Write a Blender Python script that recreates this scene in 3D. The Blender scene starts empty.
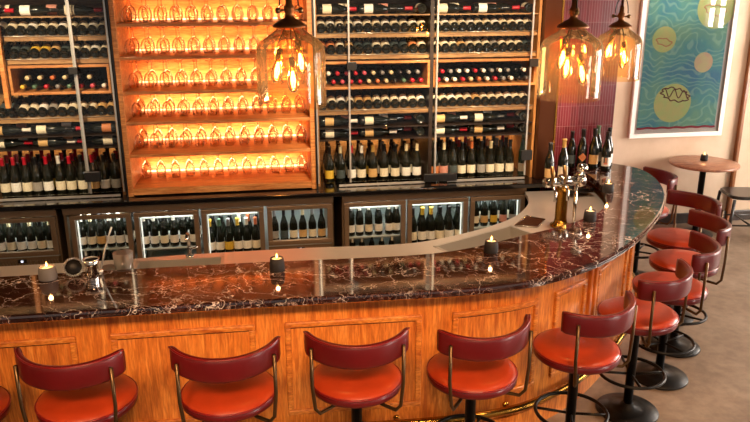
import bpy, math, random
from mathutils import Vector, Matrix
R_ = random.Random(7)
COL = bpy.context.scene.collection
PI = math.pi

# ------------------------------------------------------------------ materials
def lin(h):
    if isinstance(h, str):
        c = [int(h[i:i+2], 16)/255 for i in (0, 2, 4)]
        return tuple((x/12.92 if x <= .04045 else ((x+.055)/1.055)**2.4) for x in c)
    return h
MATS = {}
def pm(name, col, rough=.5, metal=0., spec=.5, coat=0., emis=None, estr=0.):
    m = bpy.data.materials.new(name); m.use_nodes = True
    b = m.node_tree.nodes['Principled BSDF']
    b.inputs['Base Color'].default_value = (*lin(col), 1)
    b.inputs['Roughness'].default_value = rough
    b.inputs['Metallic'].default_value = metal
    b.inputs['Specular IOR Level'].default_value = spec
    b.inputs['Coat Weight'].default_value = coat
    b.inputs['Coat Roughness'].default_value = .08
    if emis:
        b.inputs['Emission Color'].default_value = (*lin(emis), 1)
        b.inputs['Emission Strength'].default_value = estr
    MATS[name] = m
    return m
def nd(m, t, **kw):
    n = m.node_tree.nodes.new(t)
    for k, v in kw.items(): setattr(n, k, v)
    return n
def lk(m, a, b): m.node_tree.links.new(a, b)
def coords(m, kind='Object', scale=(1, 1, 1), rot=(0, 0, 0)):
    tc = nd(m, 'ShaderNodeTexCoord'); mp = nd(m, 'ShaderNodeMapping')
    mp.inputs['Scale'].default_value = scale; mp.inputs['Rotation'].default_value = rot
    lk(m, tc.outputs[kind], mp.inputs['Vector']); return mp.outputs['Vector']
def ramp(m, fac, stops):
    r = nd(m, 'ShaderNodeValToRGB'); e = r.color_ramp.elements
    while len(e) < len(stops): e.new(.5)
    for i, (p, c) in enumerate(stops):
        e[i].position = p; c = lin(c); e[i].color = (*c, 1) if len(c) == 3 else c
    lk(m, fac, r.inputs['Fac']); return r.outputs['Color']
def noise(m, vec, scale, detail=4, rough=.55, dist=0.):
    n = nd(m, 'ShaderNodeTexNoise'); n.inputs['Scale'].default_value = scale
    n.inputs['Detail'].default_value = detail; n.inputs['Roughness'].default_value = rough
    n.inputs['Distortion'].default_value = dist
    if vec is not None: lk(m, vec, n.inputs['Vector'])
    return n
def mixc(m, fac, a, b, mode='MIX'):
    x = nd(m, 'ShaderNodeMix', data_type='RGBA', blend_type=mode)
    if isinstance(fac, float): x.inputs[0].default_value = fac
    else: lk(m, fac, x.inputs[0])
    for i, v in ((6, a), (7, b)):
        if isinstance(v, (str, tuple)): x.inputs[i].default_value = (*lin(v), 1)
        else: lk(m, v, x.inputs[i])
    return x.outputs[2]
def bsdf(m): return m.node_tree.nodes['Principled BSDF']
def bump(m, h, strength=.2, dist=.01):
    b = nd(m, 'ShaderNodeBump'); b.inputs['Strength'].default_value = strength; b.inputs['Distance'].default_value = dist
    lk(m, h, b.inputs['Height']); lk(m, b.outputs['Normal'], bsdf(m).inputs['Normal'])
def wood(name, dark, mid, light, rough=.35, scale=(9, 9, .9), coat=.2):
    m = pm(name, mid, rough, coat=coat)
    v = coords(m, scale=scale)
    n = noise(m, v, 2.2, 6, .6, 1.6); n2 = noise(m, v, 14, 3, .6)
    c = ramp(m, n.outputs['Fac'], [(.3, dark), (.5, mid), (.7, light)])
    g = ramp(m, n2.outputs['Fac'], [(.35, 'a88a70'), (.6, 'ffffff')])
    lk(m, mixc(m, .55, c, g, 'MULTIPLY'), bsdf(m).inputs['Base Color'])
    bump(m, n2.outputs['Fac'], .12, .004); return m
def thin(name, tint, rough=.02, ior=1.45, boost=1., milk=0.):
    m = bpy.data.materials.new(name); m.use_nodes = True
    nt = m.node_tree; nt.nodes.clear()
    o = nd(m, 'ShaderNodeOutputMaterial'); t = nd(m, 'ShaderNodeBsdfTransparent'); g = nd(m, 'ShaderNodeBsdfGlossy')
    f = nd(m, 'ShaderNodeFresnel'); f.inputs['IOR'].default_value = ior
    mu = nd(m, 'ShaderNodeMath', operation='MULTIPLY'); mu.inputs[1].default_value = boost; mu.use_clamp = True
    x = nd(m, 'ShaderNodeMixShader')
    t.inputs['Color'].default_value = (*lin(tint), 1); g.inputs['Roughness'].default_value = rough
    lk(m, f.outputs[0], mu.inputs[0]); lk(m, mu.outputs[0], x.inputs[0]); lk(m, t.outputs[0], x.inputs[1]); lk(m, g.outputs[0], x.inputs[2])
    if milk:
        y = nd(m, 'ShaderNodeMixShader'); y.inputs[0].default_value = milk; tr = nd(m, 'ShaderNodeBsdfTranslucent'); tr.inputs['Color'].default_value = (.9, .85, .78, 1)
        lk(m, x.outputs[0], y.inputs[1]); lk(m, tr.outputs[0], y.inputs[2]); lk(m, y.outputs[0], o.inputs[0])
    else: lk(m, x.outputs[0], o.inputs[0])
    MATS[name] = m; return m
def emit(name, col, s):
    m = pm(name, col, .5, emis=col, estr=s); return m

wood('bar_wood', 'b0581c', 'd67c2e', 'ee9c48', .38)
wood('rail_wood', 'ac561c', 'd27c30', 'e89844', .36, scale=(3, 3, 9))
wood('shelf_wood', 'a8652e', 'c98443', 'dfa05e', .45, scale=(1, 9, 9))
wood('cabinet_wood', '7a5834', 'a27a4a', 'ba9460', .5, scale=(1.2, 8, 8))
wood('cabinet_upright', '8a5a2c', 'b37c42', 'c99a5c', .5, scale=(9, 9, 1))
wood('table_wood', '8f5a40', 'b07a5c', 'c08a6a', .4, scale=(1.5, 9, 9))
wood('door_wood', '6a3a1a', '8a5228', '9a6234', .4)
wood('dark_wood', '1a120e', '2a1d16', '35261c', .4)
pm('black_trim', '0c0a09', .35); pm('black_stone', '0e0d0d', .12, coat=.3); pm('dark_gap', '050404', .6)
pm('black_steel', '17130f', .42, metal=.7); pm('support_bronze', '5e4830', .38, metal=.9); pm('brass', 'b8883a', .22, metal=1.); pm('bronze', '4e2a15', .34, metal=.8); pm('cap_bronze', '8a5428', .36, metal=.7)
pm('old_brass', '8a6a42', .35, metal=1.); pm('chrome', 'd8d4cc', .08, metal=1.); pm('bright_steel', 'c4c0b8', .3, metal=.7)
pm('cooler_steel', '85705a', .34, metal=.6); pm('cooler_inside', 'b9c2bf', .5); pm('black_plastic', '0d0c0c', .4)
pm('wax', 'f0d9b8', .6); pm('cup_dark', '1c1512', .75); pm('cup_grey', '6d655f', .85); pm('white_paint', 'efe9e2', .4)
pm('plaster_dark', '3a332d', .9)
pm('bottle_glass', (.006, .007, .004), .1, spec=.7); pm('bottle_green', (.012, .03, .016), .1, spec=.7)
LABELS = {'cream': 'e8dcc0', 'white': 'efece4', 'tan': 'cfa66a', 'yellow': 'd8b23a', 'grey': '9a948c', 'orange': 'cc7d4a', 'pink': 'c98a78', 'dark': '3f4a4a'}
FOILS = {'black': '0e0c0c', 'red': 'b01226', 'white': 'e6dfd2', 'cream': 'cdbb92', 'grey': '7d7a78', 'gold': 'b08a48', 'green': '4c6b55', 'orange': 'c4693a', 'pink': 'c04858', 'yellow': 'd9b53e'}
for k, c in LABELS.items():
    m = pm('label_' + k, c, .6)
    v = coords(m, 'Generated', (3, 3, 14)); n = noise(m, v, 2.5, 2)
    ink = ramp(m, n.outputs['Fac'], [(.60, 'ffffff'), (.66, '6a5a4a')])
    lk(m, mixc(m, .6, c, ink, 'MULTIPLY'), bsdf(m).inputs['Base Color'])
for k, c in FOILS.items(): pm('foil_' + k, c, .35, spec=.6)
# leathers
def leather(name, c, rough):
    m = pm(name, c, rough, spec=.4, coat=.12)
    n = noise(m, coords(m), 9, 4); lk(m, mixc(m, .35, c, ramp(m, n.outputs['Fac'], [(.35, 'b0a0a0'), (.65, 'ffffff')]), 'MULTIPLY'), bsdf(m).inputs['Base Color'])
    n2 = noise(m, coords(m), 160, 2); bump(m, n2.outputs['Fac'], .12, .002)
leather('seat_leather', 'aa3816', .34); leather('back_leather', '5c0a0e', .36); leather('piping_leather', '7a1616', .28)
# marble
m = pm('marble', '3a1c14', .06, spec=.8, coat=.4)
v = coords(m, scale=(1, 1, 1), rot=(0, 0, .5)); d = noise(m, v, 3.2, 5, .6)
vm = nd(m, 'ShaderNodeVectorMath', operation='MULTIPLY_ADD'); vm.inputs[1].default_value = (.55, .55, .55)
lk(m, d.outputs['Color'], vm.inputs[0]); lk(m, v, vm.inputs[2])
def veins(scale, w, stretch=(1, 1, 1)):
    mp = nd(m, 'ShaderNodeMapping'); mp.inputs['Scale'].default_value = stretch; lk(m, vm.outputs[0], mp.inputs['Vector'])
    vo = nd(m, 'ShaderNodeTexVoronoi', feature='DISTANCE_TO_EDGE'); vo.inputs['Scale'].default_value = scale; lk(m, mp.outputs[0], vo.inputs['Vector'])
    return ramp(m, vo.outputs['Distance'], [(0., (1, 1, 1)), (w, (0, 0, 0))])
va = veins(3.4, .014, (1, 1.7, 1)); vb = veins(7.0, .022, (1, 2.0, 1)); vc = veins(15.0, .04, (1, 1.6, 1))
base = ramp(m, noise(m, vm.outputs[0], 5, 6, .65).outputs['Fac'], [(.3, '0e0807'), (.48, '28130e'), (.62, '381a12'), (.75, '4c281c')])
msk = ramp(m, noise(m, v, 2.6, 3).outputs['Fac'], [(.36, (0, 0, 0)), (.55, (1, 1, 1))])
msk2 = ramp(m, noise(m, v, 4.5, 3).outputs['Fac'], [(.42, (0, 0, 0)), (.60, (1, 1, 1))])
c1 = mixc(m, mixc(m, 1., vb, msk, 'MULTIPLY'), base, 'a88c80')
c2 = mixc(m, mixc(m, 1., vc, msk2, 'MULTIPLY'), c1, '6e4c40')
msk3 = ramp(m, noise(m, v, 1.9, 3).outputs['Fac'], [(.36, (.2, .2, .2)), (.52, (1, 1, 1))])
lk(m, mixc(m, mixc(m, 1., va, msk3, 'MULTIPLY'), c2, 'e0d0c4'), bsdf(m).inputs['Base Color'])
# brushed worktop steel
m = pm('worktop_steel', 'd4ccc2', .32, metal=.7)
# floor
m = pm('concrete', '8d7a68', .5)
v = coords(m); n = noise(m, v, 1.6, 8, .65, .4); n2 = noise(m, v, 12, 5)
c = ramp(m, n.outputs['Fac'], [(.3, '76624f'), (.5, '8f7a66'), (.7, 'a38e79')])
lk(m, mixc(m, .3, c, ramp(m, n2.outputs['Fac'], [(.35, '8a8078'), (.6, 'ffffff')]), 'MULTIPLY'), bsdf(m).inputs['Base Color']); bump(m, n2.outputs['Fac'], .06, .004)
# plaster
m = pm('plaster', 'cdb398', .85)
n = noise(m, coords(m), 2.2, 5); lk(m, ramp(m, n.outputs['Fac'], [(.3, 'c2a78c'), (.7, 'd6bea5')]), bsdf(m).inputs['Base Color'])
# slim vertical tiles
m = pm('purple_tile', '6e2437', .18, coat=.5)
v = coords(m, 'Object', rot=(PI/2, 0, 0)); br = nd(m, 'ShaderNodeTexBrick', offset=0.)
br.inputs['Color1'].default_value = (*lin('5e1a22'), 1); br.inputs['Color2'].default_value = (*lin('742832'), 1); br.inputs['Mortar'].default_value = (*lin('946468'), 1)
for k, x in (('Scale', 1.), ('Mortar Size', .0014), ('Brick Width', .022), ('Row Height', .165)): br.inputs[k].default_value = x
lk(m, v, br.inputs['Vector']); lk(m, br.outputs['Color'], bsdf(m).inputs['Base Color']); bump(m, br.outputs['Fac'], -.5, .003)
thin('pane_glass', 'fafbfa', .01, 1.4, .55); thin('goblet_glass', 'fdfaf4', .06, 1.35, .7, .10); thin('amber_glass', 'ffe0b0', .03, 1.4, .9, .03)
thin('bulb_glass', 'ffd49a', .03, 1.45, 1.); thin('tumbler_glass', 'f2f0ea', .04, 1.45, 1.6, .30)
thin('picture_glass', 'ffffff', .01, 1.45, .9)
emit('filament', 'ffc070', 60.); emit('flame', 'ffb25a', 12.); emit('led_warm', 'ffb880', 6.); emit('led_dim', 'ffb070', 1.5); emit('led_white', 'e8ece2', .9)
emit('daylight_pane', 'fff6ec', 27.); emit('digit', 'dfe8ff', 1.5)
# abstract print
m = pm('print_teal', '2f8089', .6)
v = coords(m, 'Object'); w = nd(m, 'ShaderNodeTexWave'); w.bands_direction = 'Z'; w.inputs['Scale'].default_value = 4.5; w.inputs['Distortion'].default_value = 26; w.inputs['Detail'].default_value = 2; w.inputs['Detail Scale'].default_value = .7
lk(m, v, w.inputs['Vector'])
bs = ramp(m, noise(m, v, 2.5, 3).outputs['Fac'], [(.35, '4c98c0'), (.5, '62b8be'), (.65, '84c8ae')])
lk(m, mixc(m, ramp(m, w.outputs['Fac'], [(.72, (0, 0, 0)), (.95, (.42, .42, .42))]), bs, 'bceed8'), bsdf(m).inputs['Base Color'])
for nm, a, b in (('print_yellow', 'd2ea9a', 'e0e69a'), ('print_peach', 'ecdfa8', 'f0ccaa')):
    m = pm(nm, a, .6); lk(m, ramp(m, noise(m, coords(m), 9, 3).outputs['Fac'], [(.4, a), (.6, b)]), bsdf(m).inputs['Base Color'])
pm('print_maroon', '5a1420', .6); pm('print_red', 'b8324a', .6); pm('print_coral', 'd9866a', .6); pm('skin_print', 'c08a68', .6)

# ------------------------------------------------------------------ mesh builder
class MB:
    def __init__(s): s.v = []; s.f = []; s.m = []; s.sm = []
    def add(s, vs, fs, mi=0, sm=False, M=None):
        o = len(s.v)
        for p in vs: s.v.append(tuple(M @ Vector(p)) if M is not None else tuple(p))
        for f in fs: s.f.append([i + o for i in f]); s.m.append(mi); s.sm.append(sm)
        return s
    def box(s, x0, x1, y0, y1, z0, z1, mi=0, M=None):
        vs = [(x, y, z) for x in (x0, x1) for y in (y0, y1) for z in (z0, z1)]
        return s.add(vs, [(0, 1, 3, 2), (4, 6, 7, 5), (0, 4, 5, 1), (2, 3, 7, 6), (0, 2, 6, 4), (1, 5, 7, 3)], mi, False, M)
    def lathe(s, prof, n=20, mi=0, M=None, a0=0., a1=2*PI, sm=True):
        full = abs(a1 - a0 - 2*PI) < 1e-6; k = n if full else n + 1; vs = []; fs = []
        for r, z in prof:
            for i in range(k):
                a = a0 + (a1 - a0)*i/n; vs.append((r*math.cos(a), r*math.sin(a), z))
        for j in range(len(prof) - 1):
            for i in range(n):
                i2 = (i + 1) % k; q = (j*k + i, j*k + i2, (j+1)*k + i2, (j+1)*k + i)
                if prof[j][0] < 1e-6: q = (q[0], q[2], q[3])
                elif prof[j+1][0] < 1e-6: q = (q[0], q[1], q[2])
                fs.append(q)
        return s.add(vs, fs, mi, sm, M)
    def tube(s, pts, r, n=8, mi=0, closed=False, M=None, cap=True):
        P = [Vector(p) for p in pts]; N = len(P); vs = []; fs = []; up = None
        for i, p in enumerate(P):
            a = P[(i - 1) % N] if (closed or i > 0) else p; b = P[(i + 1) % N] if (closed or i < N - 1) else p
            t = (b - a).normalized()
            if up is None: up = t.orthogonal().normalized()
            u = (up - t*up.dot(t)).normalized(); up = u; w = t.cross(u)
            rr = r[i] if isinstance(r, (list, tuple)) else r
            for k in range(n):
                an = 2*PI*k/n; vs.append(p + u*rr*math.cos(an) + w*rr*math.sin(an))
        for i in range(N if closed else N - 1):
            j = (i + 1) % N
            for k in range(n): fs.append((i*n + k, i*n + (k+1) % n, j*n + (k+1) % n, j*n + k))
        if not closed and cap: fs += [tuple(range(n))[::-1], tuple((N-1)*n + k for k in range(n))]
        return s.add(vs, fs, mi, True, M)
    def ring(s, R, r, z=0., n=32, k=8, mi=0, M=None):
        return s.tube([(R*math.cos(2*PI*i/n), R*math.sin(2*PI*i/n), z) for i in range(n)], r, k, mi, True, M)
    def band(s, A, B, z0, z1, mi=0, sm=True):
        """solid between two matched plan curves A and B"""
        n = len(A); vs = []
        for (a, b) in zip(A, B): vs += [(a[0], a[1], z0), (a[0], a[1], z1), (b[0], b[1], z1), (b[0], b[1], z0)]
        fs = [];
        for i in range(n - 1):
            for k in range(4): fs.append((i*4 + k, i*4 + (k+1) % 4, i*4 + 4 + (k+1) % 4, i*4 + 4 + k))
        fs += [(0, 3, 2, 1), tuple((n-1)*4 + k for k in range(4))]
        return s.add(vs, fs, mi, False)
    def prism(s, pts, z0, z1, mi=0, M=None):
        n = len(pts); vs = [(x, y, z0) for x, y in pts] + [(x, y, z1) for x, y in pts]
        return s.add(vs, [tuple(range(n))[::-1], tuple(range(n, 2*n))] + [(i, (i+1) % n, (i+1) % n + n, i + n) for i in range(n)], mi, False, M)
    def build(s, name, mats, parent=None, bevel=0., seg=2, recalc=True):
        me = bpy.data.meshes.new(name); me.from_pydata(s.v, [], s.f); me.validate()
        if not isinstance(mats, (list, tuple)): mats = [mats]
        for x in mats: me.materials.append(MATS[x])
        if len(me.polygons) == len(s.m):
            for p, a, b in zip(me.polygons, s.m, s.sm): p.material_index = a; p.use_smooth = b
        if recalc:
            import bmesh
            bm = bmesh.new(); bm.from_mesh(me); bmesh.ops.recalc_face_normals(bm, faces=bm.faces); bm.to_mesh(me); bm.free()
        o = bpy.data.objects.new(name, me); COL.objects.link(o)
        if parent: o.parent = parent
        if bevel:
            b = o.modifiers.new('bevel', 'BEVEL'); b.width = bevel; b.segments = seg; b.limit_method = 'ANGLE'; b.angle_limit = .7
        return o
def T(x=0, y=0, z=0, rx=0, ry=0, rz=0, s=1):
    return Matrix.Translation((x, y, z)) @ Matrix.Rotation(rz, 4, 'Z') @ Matrix.Rotation(ry, 4, 'Y') @ Matrix.Rotation(rx, 4, 'X') @ Matrix.Scale(s, 4)
def tag(o, label, cat, group=None):
    o['label'] = label; o['category'] = cat
    if group: o['group'] = group
    return o
def empty(name, loc, rz=0.): 
    o = bpy.data.objects.new(name, None); COL.objects.link(o); o.location = loc; o.rotation_euler = (0, 0, rz); return o
def struct(o): o['kind'] = 'structure'; return o
def copy_tree(o, parent=None):
    c = o.copy(); COL.objects.link(c)
    if parent: c.parent = parent
    for ch in list(o.children): copy_tree(ch, c)
    return c
ORD = ['first', 'second', 'third', 'fourth', 'fifth', 'sixth', 'seventh', 'eighth', 'ninth', 'tenth', 'eleventh', 'twelfth', 'thirteenth', 'fourteenth']

# ------------------------------------------------------------------ room
CAB = 5.35
fl = struct(MB().box(-4.5, 7.2, -2.5, 7.2, -.1, 0).build('floor', 'concrete'))
struct(MB().box(-4.5, 7.2, -2.5, 7.2, 3.2, 3.3).build('ceiling', 'plaster_dark'))
struct(MB().box(-4.5, 2.40, 5.96, 6.1, 0, 3.2).build('wall_back', 'plaster_dark'))
struct(MB().box(2.86, 7.2, 6.8, 6.95, 0, 3.2).build('wall_far', 'plaster'))
struct(MB().box(-4.6, -4.5, -2.5, 6.0, 0, 3.2).build('wall_left', 'plaster'))
mb = MB()
WINS = ((2.25, 2.85, 1.75), (3.4, 5.9, .75), (-2.2, -.3, .75))  # last opening is unseen, added for fill light from behind the camera's right
mb.box(7.2, 7.35, -2.5, 6.95, 0, .75).box(7.2, 7.35, -2.5, 6.95, 2.55, 3.2)
ys = [-2.5] + [q for w in sorted(WINS) for q in w[:2]] + [6.95]
for i in range(0, len(ys), 2): mb.box(7.2, 7.35, ys[i], ys[i+1], .75, 2.55)
mb.box(7.2, 7.35, 2.25, 2.85, .75, 1.75)
struct(mb.build('wall_right', 'plaster'))
for i, (a, b, zs) in enumerate(sorted(WINS)):
    mb = MB(); W = .05
    for y0, y1, z0, z1 in ((a, b, zs, zs+W), (a, b, 2.55-W, 2.55), (a, a+W, zs, 2.55), (b-W, b, zs, 2.55), ((a+b)/2-.02, (a+b)/2+.02, zs+W, 2.5), (a, b, 2.10, 2.14)):
        mb.box(7.19, 7.26, y0, y1, z0, z1)
    w = struct(mb.build('window_%d' % (i+1), 'white_paint'))
    MB().box(7.28, 7.29, a, b, zs, 2.55).build('pane', 'daylight_pane', w)
# tiled pier at the end of the bar
struct(MB().box(2.262, 2.86, 5.58, 6.95, 0, 3.2).build('wall_pier', 'purple_tile'))
# timber trim beside the picture
struct(MB().box(4.865, 4.905, 6.75, 6.8, 0, 3.2).build('trim_1', 'door_wood', bevel=.008))
struct(MB().box(2.86, 7.2, 6.77, 6.8, 0, .11).build('baseboard_far', 'dark_wood', bevel=.006))

# ------------------------------------------------------------------ bar plan curves
def catmull(P, n):
    out = []
    P = [Vector((2*P[0][0]-P[1][0], 2*P[0][1]-P[1][1]))] + [Vector(p) for p in P] + [Vector((2*P[-1][0]-P[-2][0], 2*P[-1][1]-P[-2][1]))]
    for i in range(1, len(P) - 2):
        a, b, c, d = P[i-1:i+3]
        for k in range(n):
            t = k/n; out.append(.5*((2*b) + (c-a)*t + (2*a-5*b+4*c-d)*t*t + (3*b-a-3*c+d)*t**3))
    out.append(P[-2]); return out
def resample(C, n):
    L = [0]
    for a, b in zip(C, C[1:]): L.append(L[-1] + (b-a).length)
    out = []; j = 0
    for i in range(n):
        s = L[-1]*i/(n-1)
        while j < len(C) - 2 and L[j+1] < s: j += 1
        t = (s - L[j])/max(1e-9, L[j+1]-L[j]); out.append(C[j].lerp(C[j+1], t))
    return out
FRONT = resample(catmull([(-2.1, 3.2), (-1.2, 3.2), (-.3, 3.195), (.45, 3.18), (.85, 3.168), (1.12, 3.185), (1.40, 3.245), (1.75, 3.425), (2.05, 3.66), (2.33, 3.945), (2.57, 4.235), (2.75, 4.50), (2.885, 4.76), (2.99, 5.08), (3.01, 5.33), (2.945, 5.47), (2.875, 5.56)], 12), 121)
INNER = resample(catmull([(-2.1, 3.70), (-.4, 3.705), (.2, 3.685), (.80, 3.67), (1.13, 3.735), (1.47, 3.883), (1.80, 4.03), (2.13, 4.25), (2.32, 4.51), (2.44, 4.82), (2.50, 5.15), (2.49, 5.40), (2.45, 5.56)], 12), 121)
def offset(C, d):
    out = []
    for i, p in enumerate(C):
        t = (C[min(i+1, len(C)-1)] - C[max(i-1, 0)]).normalized(); out.append(p + Vector((-t.y, t.x))*d)
    return out
# marble top with rounded nosing
mb = MB(); Z1 = 1.0; Z0 = .955; prof = [(0.012, Z0), (0, Z0+.008), (0, Z0+.018), (.004, Z0+.021), (.004, Z0+.025), (0, Z0+.029), (.002, Z1-.006), (.010, Z1)]
O = {d: offset(FRONT, d) for d, z in prof}
vs = []; n = len(FRONT); K = len(prof) + 2
for i in range(n):
    for d, z in prof: vs.append((*O[d][i], z))
    vs.append((*INNER[i], Z1)); vs.append((*INNER[i], Z0))
fs = [(i*K+k, i*K+(k+1) % K, (i+1)*K+(k+1) % K, (i+1)*K+k) for i in range(n-1) for k in range(K)] + [tuple(range(K))[::-1], tuple((n-1)*K+k for k in range(K))]
mb.add(vs, fs, 0, False)
top = mb.build('bar_worktop', 'marble')
tag(top, 'polished dark red marble bar top with cream veins, curving round to the tiled wall', 'worktop')
# bar body
bar = empty('bar_counter', (0, 0, 0)); tag(bar, 'curved wooden bar front with moulded panels and a brass foot rail under the marble', 'bar counter')
IN = .17
BF = offset(FRONT, IN)
BF = [p for p in BF if p.y < 5.50]; nb = len(BF)
BI = resample(offset(INNER, -.10), 121)[:nb]
MB().band(BF, BI, .0, .952).build('counter_body', 'bar_wood', bar)
# arclength helper along body face
SL = [0]
for a, b in zip(BF, BF[1:]): SL.append(SL[-1] + (b-a).length)
def at_s(s, d):
    s = max(0, min(SL[-1]-1e-4, s)); j = max(i for i in range(nb-1) if SL[i] <= s)
    t = (s-SL[j])/(SL[j+1]-SL[j]); p = BF[j].lerp(BF[j+1], t); tt = (BF[j+1]-BF[j]).normalized()
    return p + Vector((tt.y, -tt.x))*d
def s_of(px, py=None):
    return min(range(nb*20), key=lambda k: (at_s(SL[-1]*k/(nb*20), 0) - Vector((px, py if py else 0))).length if py else abs(at_s(SL[-1]*k/(nb*20), 0).x - px))*SL[-1]/(nb*20)
def rib(mb, s0, s1, z0, z1, d0, d1):
    k = max(2, int((s1-s0)/.05)+1); S = [s0+(s1-s0)*i/(k-1) for i in range(k)]
    mb.band([at_s(s, d1) for s in S], [at_s(s, d0) for s in S], z0, z1); return mb
pans = [(-2.0, -.948, 1), (-.787, -.091, 1), (.0575, .758, 1), (.919, 1.42, 1), (1.545, 1.80, 1)]
spans = [(s_of(a), s_of(b)) for a, b, _ in pans]
s = spans[-1][1] + .16
while s + .62 < SL[-1] - .05: spans.append((s, s+.6)); s += .76
for a, b in spans:
    z0, z1 = .27, .80
    fp = rib(MB(), a+.03, b-.03, z0+.03, z1-.03, -.004, .004).build('panel', 'bar_wood', bar)
    mb = MB(); W = .03
    rib(mb, a, b, z1-W, z1, -.004, .018); rib(mb, a, b, z0, z0+W, -.004, .018); rib(mb, a, a+W, z0+W, z1-W, -.004, .018); rib(mb, b-W, b, z0+W, z1-W, -.004, .018)
    mb.build('moulding', 'rail_wood', fp, bevel=.006)
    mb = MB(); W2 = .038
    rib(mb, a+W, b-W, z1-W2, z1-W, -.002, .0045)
    mb.build('shadow_bead', 'dark_wood', fp)  # step below the top moulding, dark colour painted in as its shadow line
mb = MB(); rib(mb, 0, SL[-1]-.02, .0, .12, -.002, .012); mb.build('kick_plate', 'bar_wood', bar)
for s in (spans[4][1]+.045, spans[4][1]+.115):
    rib(MB(), s, s+.03, .12, .94, -.004, .02).build('pilaster', 'bar_wood', bar, bevel=.005)
S = [SL[-1]*i/90 for i in range(89)]
MB().tube([(*at_s(s, .06), .20) for s in S], .022, 12).build('foot_rail', 'brass', bar)
for k in range(9):
    s = .25 + k*.62
    if s < SL[-1]:
        mb = MB(); a = at_s(s, .0); b = at_s(s, .06); mb.tube([(*a, .20), (*b, .20)], .012, 8); mb.tube([(*a, .20), (*at_s(s, .012), .20)], .018, 12); mb.build('rail_bracket', 'brass', bar)

# ------------------------------------------------------------------ steel worktop behind the bar
BACK = resample(catmull([(-2.1, 4.19), (-1.0, 4.19), (-.4, 4.215), (.2, 4.215), (.80, 4.19), (1.10, 4.26), (1.45, 4.43), (1.70, 4.62), (1.88, 4.86), (1.96, 5.05), (2.0, 5.235)], 12), 101)
FR2 = resample(offset(INNER, -.095), 121)
FR2 = resample([p for p in FR2 if p.y < 5.235], 101)
st = MB().band(FR2, BACK, .85, .88).build('steel_worktop', 'worktop_steel')
def cut(o, x0, x1, y0, y1, rz=0., piv=(0, 0)):
    M = Matrix.Translation((*piv, 0)) @ Matrix.Rotation(rz, 4, 'Z') @ Matrix.Translation((-piv[0], -piv[1], 0))
    c = MB().box(x0, x1, y0, y1, .8, .95, M=M).build('cutter', 'worktop_steel')
    md = o.modifiers.new('b', 'BOOLEAN'); md.object = c; md.solver = 'EXACT'
    bpy.context.view_layer.update(); dg = bpy.context.evaluated_depsgraph_get()
    me = bpy.data.meshes.new_from_object(o.evaluated_get(dg)); o.modifiers.clear(); o.data = me
    bpy.data.objects.remove(c); return M
def basin(parent, x0, x1, y0, y1, dep, M, name='sink_basin'):
    mb = MB(); t = .004; z0 = .874 - dep
    mb.box(x0, x1, y0, y1, z0, z0+t, M=M)
    for q in ((x0, x0+t, y0, y1), (x1-t, x1, y0, y1), (x0, x1, y0, y0+t), (x0, x1, y1-t, y1)): mb.box(*q, z0, .879, M=M)
    w = .012
    for q in ((x0-w, x0+t, y0-w, y1+w), (x1-t, x1+w, y0-w, y1+w), (x0-w, x1+w, y0-w, y0+t), (x0-w, x1+w, y1-t, y1+w)): mb.box(*q, .8795, .883, M=M)
    return mb.build(name, 'bright_steel', parent)
rects = [(-.76, -.28, 3.90, 4.135, 0., (0, 0)), (.94, 1.60, 4.13, 4.41, .48, (1.60, 4.41))]
for r in rects:
    M = cut(st, *r[:5], piv=r[5]); basin(st, *r[:4], .22, M)
tray = MB().prism([(1.63, 4.41), (1.78, 4.60), (1.875, 4.50), (1.765, 4.35)], .8805, .886).build('drip_tray', 'bronze', st, bevel=.002)
mb = MB()
q = [(1.63, 4.41), (1.78, 4.60), (1.875, 4.50), (1.765, 4.35)]
mb.tube([(*p, .888) for p in q], .005, 8, 0, True); mb.build('tray_rim', 'chrome', tray)
UND = [p.lerp(q, .06) for p, q in zip(BACK, FR2)]; UNF = [p.lerp(q, .9) for p, q in zip(BACK, FR2)]
MB().band(UNF, UND, 0, .62).build('base_cabinet', 'cooler_steel', st)
MB().band([p.lerp(q, .02) for p, q in zip(UND, UNF)], UND, .62, .85).build('apron', 'cooler_steel', st)
tag(st, 'brushed steel worktop with sinks behind the marble bar top', 'worktop')
# faucets
def faucet(x, y, h, rz, lab):
    t = empty('faucet', (x, y, .8812), rz); tag(t, lab, 'faucet')
    MB().lathe([(0, 0), (.024, 0), (.024, .012), (.012, .02), (.012, .06), (0, .06)], 14).build('base', 'chrome', t)
    MB().tube([(0, 0, .05), (0, 0, h*.8), (0, -.015, h*.95), (0, -.05, h), (0, -.09, h*.96), (0, -.10, h*.85)], .010, 10).build('spout', 'chrome', t)
    MB().tube([(.012, 0, .05), (.05, 0, .065)], .005, 8).build('handle', 'chrome', t)
faucet(-.47, 4.165, .16, 0, 'small chrome faucet standing at the sink behind the marble')

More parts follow.
